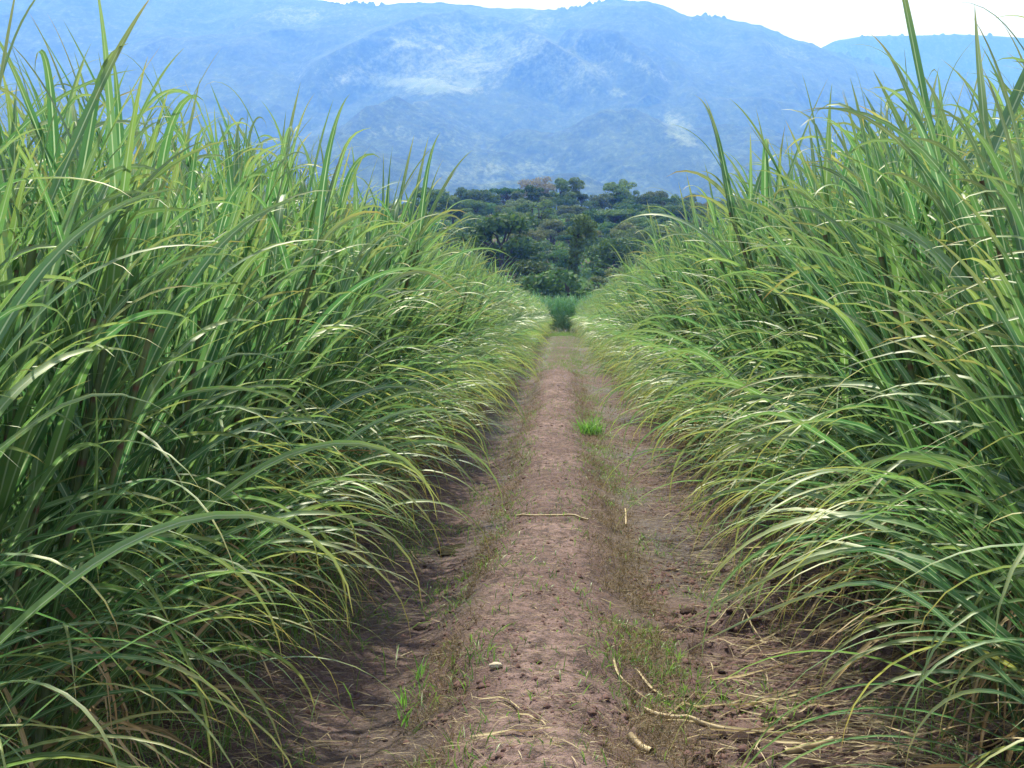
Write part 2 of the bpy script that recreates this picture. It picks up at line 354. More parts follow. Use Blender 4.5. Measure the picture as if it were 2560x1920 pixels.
def ell(cx_, cy_, rx, ry, ang, s):
    a = (T - pxt(cx_)) * F0; b = -(E - pye(cy_)) * F0; c, q = math.cos(R(ang)), math.sin(R(ang))
    u = (a * c + b * q) / rx; v = (-a * q + b * c) / ry
    n = .9 * (fbm(X / 150, Y / 200, s, 5, .65) - .5) * 2
    return 1 - ss(.35, 1.3, np.hypot(u, v) + n)
P = np.zeros_like(Z)
for (a, b, rx, ry, an, st, k) in [(930, 182, 230, 20, 3, .95, 1), (940, 145, 270, 60, -6, .55, 2), (1000, 85, 190, 40, 0, .5, 3), (1090, 80, 75, 9, 45, .5, 4), (760, 165, 70, 14, -25, .5, 5),
        (1460, 280, 50, 30, 35, .7, 6), (960, 100, 70, 7, -35, .7, 21), (1100, 100, 90, 7, 42, .7, 22), (820, 125, 80, 7, -30, .6, 23), (1370, 140, 70, 7, 30, .6, 24), (1000, 60, 120, 7, -3, .5, 25), (1390, 150, 80, 12, 25, .4, 7), (1250, 155, 90, 40, 10, .35, 8), (1150, 45, 45, 26, 20, .42, 9), (620, 30, 60, 26, 0, .38, 10), (1060, 380, 190, 26, -8, .35, 11),
        (1300, 395, 60, 12, 0, .3, 12), (1330, 205, 26, 9, 10, .6, 13), (1230, 400, 30, 5, 4, .5, 14), (1690, 120, 60, 14, 15, .35, 15), (900, 295, 260, 22, 4, .18, 16), (1470, 110, 60, 16, 20, .2, 17)]:
    P = np.maximum(P, .8 * st * ell(a, b, rx, ry, an, 200 + k))
g = link('mountains', mesh('mountains', np.stack([X, Y, Z], -1).reshape(-1, 3), grid_faces(len(mx_), len(my_)), MAT_MTN, None, {'pasture': P.ravel()}))
tag(g, 'hazy blue mountain range with pale pasture slopes', 'mountains', kind='structure')
fx = np.linspace(300, 4200, 420); fy = np.linspace(5600, 6900, 60); X, Y = np.meshgrid(fx, fy)
fe = np.interp(X / Y, pxt([1500, 1650, 1740, 1790, 1850, 1950, 2050, 2130, 2250, 2500, 3200]), pye([240, 170, 122, 96, 86, 86, 84, 88, 97, 120, 200])) * 6300
Z = fe * (1 - np.abs(Y - 6300) / 700 * .55) + 22 * (fbm(X / 240, Y / 300, 111, 4) - .5) * 3 * np.clip(np.abs(Y - 6300) / 200, 0, 1) + 14 * ss(.55, .8, fbm(X / 22, Y / 22, 113, 2))
g = link('far_hills', mesh('far_hills', np.stack([X, Y, Z], -1).reshape(-1, 3), grid_faces(len(fx), len(fy)), MAT_MTN, None, {'pasture': 0 * X.ravel()}))
tag(g, 'farther blue ridge behind the saddle', 'hills', kind='structure')

# ------------------------------------------------------------------ sugarcane plants
def cane_leaves(r, edge, lod=0, hscale=1.0):
    """returns lists of ribbon argument sets for one stool; local +X faces the track"""
    ns_ = (7 if edge else 9) if lod == 0 else (5 if edge else 6)
    P, az, el, L, W, be, p, rn, ag, ki = ([] for _ in range(10)); stalks = []
    for k in range(ns_):
        bx = r.uniform(-.30, .26); by = r.uniform(-.34, .34)
        lean = (r.uniform(.05, .24) if edge else r.uniform(-.08, .14)) + .12 * max(0, bx); lean_y = r.uniform(-.16, .16)
        H = r.uniform(1.65, 2.25) * hscale * (1 if not edge else .96)
        pts = [(bx + lean * H * (q ** 1.4), by + lean_y * H * q, H * q * (1 - .04 * lean)) for q in np.linspace(0, 1, 6)]
        stalks.append((pts, r.uniform(.010, .014)))
        pl = r.uniform(0, 2 * pi) if not edge else r.choice([0, pi]) + r.gauss(0, .75)
        nl = 17 if lod == 0 else 12
        for j in range(nl):
            q = .04 + .96 * (j / (nl - 1)) ** .85; i0 = q * 5; i_ = min(int(i0), 4); fr = i0 - i_
            b0 = np.array(pts[i_]) * (1 - fr) + np.array(pts[i_ + 1]) * fr
            a = pl + (pi if j % 2 else 0) + r.gauss(0, .45)
            top = q
            if edge and r.random() < (.25 if top > .75 else .5 if top > .45 else .75):        # blades swing out to the light over the track
                a = r.gauss(0, .70)
            P.append(b0); az.append(a)
            if top > .75: e_ = r.uniform(1.08, 1.44); b_ = r.uniform(.05, .7) if r.random() < .42 else r.uniform(1.0, 2.9); l_ = r.uniform(.68, 1.05); pp = r.uniform(2.5, 6)
            elif top > .45: e_ = r.uniform(.95, 1.28); b_ = r.uniform(.6, 2.0); l_ = r.uniform(.95, 1.4); pp = r.uniform(2, 5)
            else: e_ = r.uniform(.62, 1.12); b_ = r.uniform(1.4, 2.6); l_ = r.uniform(1.1, 1.75); pp = r.uniform(1.6, 3.4)
            el.append(e_); be.append(b_); L.append(l_ * (.92 + .08 * hscale)); p.append(pp)
            W.append(r.uniform(.027, .054) if top > .6 else r.uniform(.020, .044) if top > .3 else r.uniform(.016, .034)); rn.append(r.random())
            ag.append(min(.85, max(0, r.gauss(.05 + .75 * max(0, .5 - top), .16)))); ki.append(r.uniform(.4, .8) if r.random() < .08 else 0)
    return [np.array(v, float) for v in (P, az, el, L, W, be, p, rn, ag, ki)], stalks
def ribs_from(a, r, segs, flat=False, zmin=.0, wk=1):
    P, az, el, L, W, be, p, rn, ag, ki = a; N = len(az)
    q = np.random.default_rng(r)
    return ribbons(P, az, el, L, W * wk, be, p, q.normal(0, .35, N), q.normal(0, .9, N), segs, rn, ag, ki, q.normal(0, .25, N), flat=flat, zmin=zmin)
def dry_args(r, n):
    N = n
    P = np.array([(r.uniform(-.3, .4), r.uniform(-.35, .35), r.uniform(.08, .85)) for _ in range(N)])
    az = np.array([r.gauss(0, 1.1) for _ in range(N)]); el = np.array([r.uniform(-.5, .9) for _ in range(N)])
    L = np.array([r.uniform(.5, 1.15) for _ in range(N)]); W = np.array([r.uniform(.010, .024) for _ in range(N)])
    return [P, az, el, L, W, np.array([r.uniform(.9, 2.2) for _ in range(N)]), np.array([r.uniform(.6, 1.6) for _ in range(N)]),
            np.array([r.random() for _ in range(N)]), np.array([r.uniform(.5, .95) for _ in range(N)]), np.array([r.choice([0, 0, .6]) for _ in range(N)])]
def build_variant(seed, edge, hscale):
    r = random.Random(seed)
    a, stalks = cane_leaves(r, edge, 0, hscale)
    b = Buf(); b.add(*ribs_from(a, seed, 19)); ml = b.mesh('leaves', MAT_LEAF)
    d = Buf(); d.add(*ribs_from(dry_args(r, 22 if edge else 8), seed + 1, 8)); md = d.mesh('dry_leaves', MAT_DRY)
    s = Buf()
    for pts, rad in stalks:
        V, F, U = tube(pts, [rad] * len(pts), 7); s.add(V, F, U, np.zeros(len(V)), np.zeros(len(V)))
    ms = s.mesh('stalks', MAT_STALK)
    return ml, md, ms, a, stalks
EDGE = [build_variant(100 + i, True, 1.0) for i in range(11)]
INNER = [build_variant(300 + i, False, 1.12) for i in range(7)]
def place_cane(v, x, y, rz, sc, label, group):
    ml, md, ms = v[:3]
    e = bpy.data.objects.new('sugarcane_plant', None); COL.objects.link(e); e.empty_display_size = .2
    e.location = (x, y, float(gz(x, y)) - .02); e.rotation_euler = (0, 0, rz); e.scale = sc
    tag(e, label, 'sugarcane', group)
    for nm, me in (('leaves', ml), ('dry_leaves', md), ('stalks', ms)):
        c = bpy.data.objects.new(nm, me); COL.objects.link(c); c.parent = e
    return e
rr = random.Random(11)
spots = []
for side in (-1, 1):
    for row, (xr, y0, y1, dy) in enumerate([(1.9, 3.4, 27, .42), (2.6, 4.2, 25, .50), (3.7, 6.5, 24, .62)]):
        y = y0
        while y < y1:
            spots.append((side, row, (xr + .03 if side > 0 else xr) + rr.uniform(-.10, .10), y)); y += dy * rr.uniform(.85, 1.15)
spots.sort(key=lambda s: s[3]); spots = spots[:296]
YMAX = max(s[3] for s in spots)
def hprof(side, y):
    # the rows stand a little taller close to the viewer than at the far end
    return float(np.interp(y, [3, 6, 10, 20, 50, 95], [.91, .97, 1.05, 1.0, .88, .80])) * (1.0 if side < 0 else 1.03)
for side, row, x, y in spots:
    v = rr.choice(EDGE) if row == 0 or (row == 1 and rr.random() < .5) else rr.choice(INNER)
    h = hprof(side, y) * (rr.uniform(.93, 1.08) if y < 10 else rr.uniform(.95, 1.03)) * (1 if row else .95)
    band = 'nearest stretch' if y < 9 else 'middle stretch' if y < 17 else 'far stretch'
    rown = ['front row', 'second row', 'third row'][row]
    sd_ = 'left' if side < 0 else 'right'
    place_cane(v, side * x, y, (0 if side < 0 else pi) + rr.gauss(0, .35), (h * rr.choice([1, 1]), h, h),
               'leafy sugarcane plant in the %s on the %s side, %s' % (rown, sd_, band),
               'sugarcane plants, %s on the %s, %s' % (rown, sd_, band))
# everything beyond: one mass of cane
def xf(V, rz, sc, x, y, z):
    c, s = math.cos(rz), math.sin(rz)
    return np.stack([(V[:, 0] * c - V[:, 1] * s) * sc + x, (V[:, 0] * s + V[:, 1] * c) * sc + y, V[:, 2] * sc + z], -1)
def lod_variant(seed, edge, segs, hs, wk=1.25):
    r = random.Random(seed); a, st = cane_leaves(r, edge, 1, hs)
    q = ribs_from(a, seed, segs, True, 0., wk); d = ribs_from(dry_args(r, 8 if edge else 2), seed, 4, True, 0., wk)
    n = len(q[0]); return tuple(np.concatenate([q[i], d[i] + (n if i == 1 else 0)]) for i in range(5))
LE = [lod_variant(500 + i, True, 7, 1.0) for i in range(9)]; LI = [lod_variant(600 + i, False, 6, 1.12) for i in range(6)]
B = Buf()
def put(B, v, rz, sc, x, y):
    V, F, U, a, b = v; B.add(xf(V, rz, sc, x, y, float(gz(x, y))), F, U, a, b)
for side in (-1, 1):
    for row, xr in enumerate([1.86, 2.55, 3.6, 4.9, 6.2, 7.6, 9.2]):
        y0 = YMAX if row < 3 else 7 + 2.2 * row
        y = y0 + .2; dy = [.36, .6, .8, 1., 1.3, 1.6, 2.][row]
        while y < 95.6:
            v = rr.choice(LE) if row == 0 or (row == 1 and rr.random() < .5) else rr.choice(LI)
            put(B, v, (0 if side < 0 else pi) + rr.gauss(0, .35), hprof(side, y) * rr.uniform(.95, 1.03), side * (xr + rr.uniform(-.1, .1) - (.22 if row == 0 and y > 80 else 0)), y)
            y += dy * rr.uniform(.8, 1.2) * (1 if y < 60 else 1.25)
o = link('sugarcane_rows', B.mesh('sugarcane_rows', MAT_LEAF)); tag(o, 'dense sugarcane rows running on along both sides to the track end', 'sugarcane', kind='stuff')
B = Buf()
for yy in (97, 97.8, 98.8, 100, 102):
    for xx in np.arange(-9, 9, .36 if yy < 99 else .8):
        put(B, rr.choice(LI), -pi / 2 + rr.gauss(0, .8), rr.uniform(.84, .92), xx + rr.uniform(-.15, .15), yy + rr.uniform(-.2, .2))
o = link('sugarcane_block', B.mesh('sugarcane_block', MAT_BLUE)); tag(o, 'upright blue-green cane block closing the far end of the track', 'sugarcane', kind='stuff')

# ------------------------------------------------------------------ trees
def crown_cards(r, lobes, n, size, flatk=1.0):
    q = np.random.default_rng(r)
    L = np.array(lobes); vol = (L[:, 3] * L[:, 4]) ; idx = q.choice(len(L), n, p=vol / vol.sum())
    d = q.normal(size=(n, 3)); d[:, 2] = np.abs(d[:, 2]) * 1.0 - .65 * q.random(n); d /= np.linalg.norm(d, axis=1)[:, None]
    rad = (.62 + .42 * q.random(n) ** .6)[:, None]
    C = L[idx, :3] + d * rad * np.stack([L[idx, 3], L[idx, 3], L[idx, 4]], -1)
    nrm = d + q.normal(0, .55, (n, 3)); nrm /= np.linalg.norm(nrm, axis=1)[:, None]
    A = np.cross(nrm, q.normal(size=(n, 3))); A /= np.linalg.norm(A, axis=1)[:, None]; Bv = np.cross(nrm, A)
    s = (size * q.uniform(.5, 1.3, n))[:, None]
    V = np.stack([C - A * s, C - Bv * s * .6, C + A * s, C + Bv * s * .6], 1).reshape(-1, 3)
    F = np.arange(n * 4).reshape(-1, 4); rn = np.repeat(q.random(n), 4)
    return V, F, rn
def make_tree(seed, kind):
    r = random.Random(seed); lobes = []; tb = Buf()
    def addt(p, rd, n=6):
        V, F, U = tube(p, rd, n); tb.add(V, F, U, np.zeros(len(V)), np.zeros(len(V)))
    def limb(a, b, r0, r1):
        a = np.array(a, float); b = np.array(b, float); m_ = (a + b) / 2 + np.array([r.uniform(-.3, .3), r.uniform(-.3, .3), .3])
        addt([a, m_, b], [r0, (r0 + r1) / 2, r1], 5)
    if kind == 'round': Ht, Wd, th, nc, sz = 8.5, 4.2, 2.6, 2600, .26
    elif kind == 'flat': Ht, Wd, th, nc, sz = 8.0, 5.0, 3.8, 2200, .25
    elif kind == 'tall': Ht, Wd, th, nc, sz = 11, 3.4, 3.5, 2600, .27
    elif kind == 'bush': Ht, Wd, th, nc, sz = 5.2, 3.6, .8, 2000, .24
    elif kind == 'bare': Ht, Wd, th, nc, sz = 10.5, 4.4, 2.4, 3600, .17
    top = np.array([r.uniform(-.5, .5), r.uniform(-.5, .5), Ht * .62])
    addt([(0, 0, -1), (0.05, 0, th * .5), top * .6 + np.array([.1, .1, 0]), top], [.42, .30, .22, .1], 8)
    nl = {'round': 17, 'flat': 15, 'tall': 15, 'bush': 12, 'bare': 15}[kind]
    for k in range(nl):
        a = r.uniform(0, 2 * pi); q = r.random() ** .6
        if kind == 'flat': z = Ht * (.72 + .2 * r.random() * (1 - .5 * q)); rl, rv = r.uniform(1.1, 1.9), r.uniform(.5, .85)
        elif kind == 'tall': z = Ht * r.uniform(.38, .92); q *= math.sin(min(1, (z / Ht - .2) / .8) * pi) * .9 + .15; rl, rv = r.uniform(1.0, 1.7), r.uniform(.9, 1.4)
        elif kind == 'bush': z = Ht * r.uniform(.2, .78) * (1 - .25 * q); rl, rv = r.uniform(1.0, 1.6), r.uniform(.8, 1.2)
        else: z = Ht * (.42 + .46 * r.random() * (1 - .35 * q * q)); rl, rv = r.uniform(1.0, 1.9), r.uniform(.75, 1.25)
        c = (math.cos(a) * q * Wd * .8, math.sin(a) * q * Wd * .8, z); lobes.append((*c, rl, rv))
        if k % 2 == 0 or kind in ('bare', 'flat'): limb((0.05, 0, min(th + .2 * k, z * .7)), c, .13, .04)
        if kind == 'bare':
            for _ in range(4): limb(c, (c[0] + r.uniform(-1.5, 1.5), c[1] + r.uniform(-1.5, 1.5), c[2] + r.uniform(.2, 1.6)), .045, .015)
    mat = {'round': CR_DARK, 'flat': CR_DARK, 'tall': CR_MID, 'bush': CR_MID, 'bare': CR_PINK}[kind]
    V, F, rn = crown_cards(seed, lobes, nc, sz)
    cm = mesh('crown', V, F, mat, None, {'rnd': rn}, smooth=False)
    return cm, tb.mesh('trunk', MAT_BARKG if kind == 'bare' else MAT_BARK)
TREES = {k: [make_tree(700 + 31 * i + 7 * n, k) for n in range(c)] for i, (k, c) in enumerate([('round', 4), ('flat', 3), ('tall', 3), ('bush', 3), ('bare', 1)])}
CROWNALT = {}
def crown_with(me, mat):
    key = (me.name, mat.name)
    if key not in CROWNALT:
        m2 = me.copy(); m2.materials.clear(); m2.materials.append(mat); CROWNALT[key] = m2
    return CROWNALT[key]
def place_tree(kind, X, Yd, sc, label, group=None, mat=None, dz=0, sx=1, name='tree'):
    """X = bearing as read on the photograph (converted to a real position at distance Yd)"""
    x = float(pxt(X) * Yd); cm, tm = rr.choice(TREES[kind])
    e = bpy.data.objects.new(name, None); COL.objects.link(e)
    e.location = (x, Yd, float(gz(x, Yd)) + dz); e.rotation_euler = (0, 0, rr.uniform(0, 6.28)); e.scale = (sc * sx, sc * sx, sc)
    tag(e, label, 'tree', group)
    for nm, me in (('crown', crown_with(cm, mat) if mat else cm), ('trunk', tm)):
        c = bpy.data.objects.new(nm, me); COL.objects.link(c); c.parent = e
    return e
sp_ = place_tree
# named individuals the photo shows
sp_('bush', 1232, 135, 1.30, 'broad dark bushy tree directly behind the far cane block', sx=1.15, mat=CR_DARK)
sp_('round', 1150, 150, .78, 'dark leafy tree left of the broad bush behind the far cane', mat=CR_DARK)
sp_('round', 1085, 182, 1.28, 'big dark spreading tree on the left edge of the wooded gap', mat=CR_DARK, sx=1.15)
sp_('round', 1330, 190, .92, 'dark green round tree low on the right side of the gap', mat=CR_MID)
sp_('bush', 1190, 142, .95, 'small leafy tree filling the gap left of the broad dark bush', mat=CR_DARK)
sp_('bush', 1285, 146, .95, 'low tree just right of the broad dark bush', mat=CR_MID)
sp_('bare', 1165, 378, 1.22, 'greyish pink nearly leafless tree on the wooded skyline')
sp_('tall', 1210, 392, .92, 'narrow green tree on the skyline just right of the pinkish bare tree')
sp_('tall', 1242, 396, .95, 'flat-headed tree standing tallest right of centre on the skyline')
sp_('round', 1035, 372, 1.05, 'rounded green tree at the left end of the visible skyline', mat=CR_MID, sx=1.1)
sp_('round', 1015, 378, 1.0, 'green skyline tree beside the leftmost rounded one', mat=CR_MID)
sp_('flat', 1098, 384, 1.05, 'dark umbrella-shaped skyline tree between the green group and the pinkish one', mat=CR_DARK)
sp_('round', 1330, 386, 1.12, 'large green tree with the widest crown on the right half of the skyline', mat=CR_MID, sx=1.1)
sp_('tall', 1352, 392, .95, 'upright tree rising from the back of the widest right-hand crown', mat=CR_MID)
sp_('round', 1415, 384, .95, 'brownish round tree near the right end of the skyline', mat=CR_OLIVE)
sp_('round', 930, 330, 1.25, 'dark tree half hidden behind the left cane tops', mat=CR_DARK, sx=1.2)
# leaning trunk wrapped in climbers
def ivy_snag():
    e = bpy.data.objects.new('dead_tree', None); COL.objects.link(e); Yd = 166; e.scale = (1.15, 1.15, 1.22); x = float(pxt(1236) * Yd); e.location = (x, Yd, float(gz(x, Yd)) - .3)
    tag(e, 'leaning dead trunk wrapped in dark climbing plants above the far cane', 'tree')
    pts = [(-.2, 0, 0), (-.05, 0, 2.5), (.15, 0, 4.6), (.55, 0, 6.6), (1.0, .1, 8.3)]
    V, F, U = tube(pts, [.38, .34, .30, .24, .15], 8); b = Buf(); b.add(V, F, U, 0 * V[:, 0], 0 * V[:, 0])
    V, F, U = tube([(.5, 0, 6.4), (.1, .2, 7.2), (-.6, .2, 7.6)], [.14, .1, .05], 6); b.add(V, F, U, 0 * V[:, 0], 0 * V[:, 0])
    link('trunk', b.mesh('trunk', MAT_BARK), e)
    lob = [(*pts_, .62, .75) for pts_ in [(-.2, 0, .8), (-.12, 0, 1.8), (-.05, 0, 2.8), (.05, 0, 3.7), (.15, 0, 4.5)]] + [(.3, 0, 5.4, .66, .8), (.5, 0, 6.3, .7, .8), (.8, 0, 7.4, 1.0, .8), (1.4, .1, 8.0, 1.1, .6), (.1, 0, 7.4, .8, .55), (.9, 0, 8.6, 1.0, .5), (1.9, 0, 7.0, .6, .8)]
    V, F, rn = crown_cards(5, lob, 3200, .17); link('climbers', mesh('climbers', V, F, CR_DARK, None, {'rnd': rn}, smooth=False), e)
ivy_snag()
# the packed wood on the slope
kinds = ['round', 'round', 'bush', 'flat', 'tall', 'bush', 'round']
bandn = [(210, 'foot of the wooded slope'), (300, 'middle of the wooded slope'), (500, 'top of the wooded slope')]
for Yd in np.arange(152, 400, 11.5):
    lim = .150 * Yd + 6; x = -lim + rr.uniform(0, 4)
    while x < lim:
        yy = Yd + rr.uniform(-5, 5); k = rr.choice(kinds)
        if yy < 176 and 1195 < x / yy * F0 + 1215 < 1290: x += 3; continue
        sc = rr.uniform(.5, .82) if Yd > 190 else rr.uniform(.38, .52)
        if Yd > 370: sc = rr.uniform(.62, .85)
        mt = rr.choice([CR_DARK, CR_MID, CR_MID, CR_OLIVE, None]); XX = x / yy * F0 + 1215
        mname = {'crown_dark': 'dark green', 'crown_mid': 'mid green', 'crown_olive': 'olive', '': 'green'}[mt.name if mt else '']
        sh = {'round': 'round-headed', 'bush': 'low bushy', 'flat': 'flat-topped', 'tall': 'upright'}[k]
        bn = next(b for q, b in bandn if Yd < q)
        place_tree(k, XX, yy, sc, '%s %s tree packed among others at the %s' % (mname, sh, bn), '%s %s trees at the %s' % (mname, sh, bn), mt, sx=rr.uniform(.95, 1.25))
        x += rr.uniform(5.2, 8.6) * (1 if Yd > 190 else .8)
# undergrowth filling the slope
q = np.random.default_rng(3); n = 100000
uy = 148 + 275 * q.random(n) ** .8; ux = (q.random(n) * 2 - 1) * (uy * .35 + 20)
d = q.normal(size=(n, 3)); d[:, 2] = np.abs(d[:, 2]) + .5; d /= np.linalg.norm(d, axis=1)[:, None]
C = np.stack([ux, uy, gz(ux, uy) + 3.2 * fbm(ux / 3.5, uy / 3.5, 131, 3) * q.random(n) ** .5], -1)
A = np.cross(d, q.normal(size=(n, 3))); A /= np.linalg.norm(A, axis=1)[:, None]; Bv = np.cross(d, A); s = q.uniform(.25, .7, n)[:, None]
V = np.stack([C - A * s, C - Bv * s * .6, C + A * s, C + Bv * s * .6], 1).reshape(-1, 3)
o = link('undergrowth', mesh('undergrowth', V, np.arange(n * 4).reshape(-1, 4), CR_MID, None, {'rnd': np.repeat(q.random(n), 4)}, smooth=False))
tag(o, 'tangled green undergrowth covering the slope between the trees', 'undergrowth', kind='stuff')

# ------------------------------------------------------------------ ground cover and litter
def scatter(n, xf_, yf_, Lr, Wr, elr, br, segs, q, agr=(0, .3), lift=.0, azf=None):
    x = xf_(n); y = yf_(n); P = np.stack([x, y, gz(x, y) + lift], -1)
    az = q.uniform(0, 2 * pi, n) if azf is None else azf(n)
    return ribbons(P, az, q.uniform(*elr, n), q.uniform(*Lr, n), q.uniform(*Wr, n), q.uniform(*br, n), q.uniform(1, 2, n), q.normal(0, .6, n), q.normal(0, .8, n), segs, q.random(n), q.uniform(*agr, n), flat=True)
q = np.random.default_rng(17)
def ydist(a, b, pw=1.0):
    return lambda n: a * (b / a) ** (q.random(n) ** pw)
def clumped(base, n, seed, th, fx=2.5, fy=1.2):
    """rejection by noise so that cover grows in patches"""
    xf_, yf_ = base; X_, Y_ = [], []; tot = 0
    while tot < n:
        x = xf_(n * 2); y = yf_(n * 2); k = fbm(x * fx, y * fy, seed, 3) > th; X_.append(x[k]); Y_.append(y[k]); tot += k.sum()
    X_ = np.concatenate(X_)[:n]; Y_ = np.concatenate(Y_)[:n]; return (lambda m: X_), (lambda m: Y_)
# green grass
B = Buf()
for n, xf_, yf_, Lr, sd, th in [(5200, lambda n: q.normal(.50, .20, n), ydist(4.6, 60), (.025, .09), 3, .50), (4200, lambda n: q.normal(-.95, .25, n), ydist(4.6, 80), (.03, .09), 5, .52),
                        (3000, lambda n: q.normal(1.15, .3, n), ydist(4.6, 80), (.03, .09), 7, .52), (8000, lambda n: q.uniform(-1.3, 1.4, n), ydist(38, 97), (.06, .16), 9, .44),
                        (5000, lambda n: q.uniform(-1.6, 1.7, n), lambda n: q.uniform(91, 97, n), (.12, .40), 10, .3), (3500, lambda n: q.normal(-1.75, .3, n), ydist(4.3, 12), (.10, .36), 11, .42), (900, lambda n: q.normal(-.45, .1, n), ydist(4.6, 30), (.04, .11), 13, .5),
                        (1200, lambda n: q.normal(1.85, .3, n), ydist(4.8, 14), (.08, .28), 15, .45), (500, lambda n: q.normal(-.1, .2, n), ydist(4.6, 30), (.03, .07), 19, .5)]:
    a, b = clumped((xf_, yf_), n, sd, th); B.add(*scatter(n, a, b, Lr, (.003, .008), (.7, 1.5), (.2, 1.4), 3, q, (0, .35)))
o = link('grass', B.mesh('grass', MAT_GRASS)); tag(o, 'short green grass and seedlings sprouting along the track', 'grass', kind='stuff')
B = Buf()
for n, xf_, yf_, Lr, sd, th in [(12000, lambda n: q.normal(.40, .13, n), ydist(5, 40), (.03, .12), 23, .42), (9000, lambda n: q.normal(-.56, .09, n), ydist(4.6, 40), (.03, .09), 25, .38),
                        (3000, lambda n: q.normal(0, .7, n), ydist(20, 60), (.04, .10), 27, .4)]:
    a, b = clumped((xf_, yf_), n, sd, th); B.add(*scatter(n, a, b, Lr, (.002, .005), (.3, 1.4), (.2, 1.6), 3, q, (.2, .7)))
o = link('dead_grass', B.mesh('dead_grass', MAT_DEAD)); tag(o, 'brown dead grass along the flanks of the track ridge', 'grass', kind='stuff')
B = Buf()
for n, xf_, yf_, Lr, Wr in [(11000, lambda n: q.normal(-.05, .6, n), ydist(4.5, 40, 1.1), (.012, .085), (.001, .0035)), (10000, lambda n: q.normal(1.5, .42, n), ydist(4.6, 22, 1.3), (.05, .30), (.002, .007)),
                        (4500, lambda n: q.normal(-1.5, .35, n), ydist(4.3, 24, 1.2), (.05, .28), (.002, .007)), (700, lambda n: q.normal(-.1, .5, n), ydist(4.5, 6.0), (.05, .20), (.002, .005))]:
    B.add(*scatter(n, xf_, yf_, Lr, Wr, (-.08, .3), (.1, .7), 3, q, (.1, .6), .006, (lambda n: q.normal(0, .8, n) + pi * q.integers(0, 2, n))))
o = link('straw_litter', B.mesh('straw_litter', MAT_STRAW)); tag(o, 'scattered bits of dry straw and trash over the track', 'litter', kind='stuff')
# crumbs of soil
n = 60000; x = np.concatenate([q.normal(-.1, .8, 28000), q.uniform(.45, 2.0, 32000)]); y = 4.5 * (30 / 4.5) ** (q.random(n) ** 1.2)
keep = fbm(x * 4, y * 3, 151, 3) + .12 * (x > .5) > .53; x = x[keep]; y = y[keep]; n = len(x)
sc = (.003 + .028 * q.random(n) ** 6)[:, None, None] * np.where((x > .5) & (y < 10), 1.35, 1.)[:, None, None]
base_ = np.array([[1, 0, 0], [0, 1, 0], [-1, 0, 0], [0, -1, 0], [0, 0, .8], [0, 0, -.5]], float)[None] * q.uniform(.55, 1.2, (n, 6, 1))
an = q.uniform(0, 6.28, n); ca, sa = np.cos(an)[:, None], np.sin(an)[:, None]
V = np.stack([base_[..., 0] * ca - base_[..., 1] * sa, base_[..., 0] * sa + base_[..., 1] * ca, base_[..., 2] - .25], -1) * sc + np.stack([x, y, gz(x, y)], -1)[:, None, :]
F = np.array([[0, 1, 4], [1, 2, 4], [2, 3, 4], [3, 0, 4], [1, 0, 5], [2, 1, 5], [3, 2, 5], [0, 3, 5]])[None] + (np.arange(n) * 6)[:, None, None]
o = link('soil_crumbs', mesh('soil_crumbs', V.reshape(-1, 3), F.reshape(-1, 3), MAT_SOILBIT, smooth=False)); tag(o, 'loose crumbs of dry and damp soil over the track', 'soil', kind='stuff')
def clod_mesh(seed, name='clod'):
    r = np.random.default_rng(seed); me = bpy.data.meshes.new(name)
    import bmesh
    bm = bmesh.new(); bmesh.ops.create_icosphere(bm, subdivisions=3, radius=1)
    for v in bm.verts:
        c = v.co; k = .72 + .55 * float(fbm(c.x * 1.7 + seed, c.y * 1.7 + c.z * 2.1, seed, 3)); v.co = c * k; v.co.z *= .62
    bm.to_mesh(me); bm.free(); me.materials.append(MAT_CLOD); return me
CL = [clod_mesh(i + 1) for i in range(5)]
for i in range(84):
    if i < 72: x = rr.uniform(.6, 1.75); y = rr.uniform(4.9, 8.6); where = 'in the churned soil right of the track'
    else: x = rr.uniform(-1.25, -.6); y = rr.uniform(5, 12); where = 'in the left furrow'
    s = (.012 + .055 * rr.random() ** 2.5) * (1 if i < 72 else .6); o = link('soil_clod', CL[i % 5], None, (x, y, float(gz(x, y)) + s * .1), rr.uniform(0, 6)); o.scale = (s, s * rr.uniform(.7, 1.1), s * rr.uniform(.7, 1))
    tag(o, 'small dark clod of wet earth lying ' + where, 'clod', 'dark soil clods ' + where)
me = clod_mesh(9, 'stone'); me.materials.clear(); me.materials.append(MAT_STONE)
def gp(X, Y):  # photograph bearing -> point on the ground
    y = EYE * F0 / (Y - 665.)
    for _ in range(4): y = (EYE - float(gz(pxt(X) * y, y))) * F0 / (Y - 665.)
    return float(pxt(X) * y), y
x, y = gp(1070, 1452); o = link('stone', me, None, (x, y, float(gz(x, y)) + .012)); o.scale = (.030, .022, .026); tag(o, 'small pale rounded stone on the crown of the ridge', 'stone')
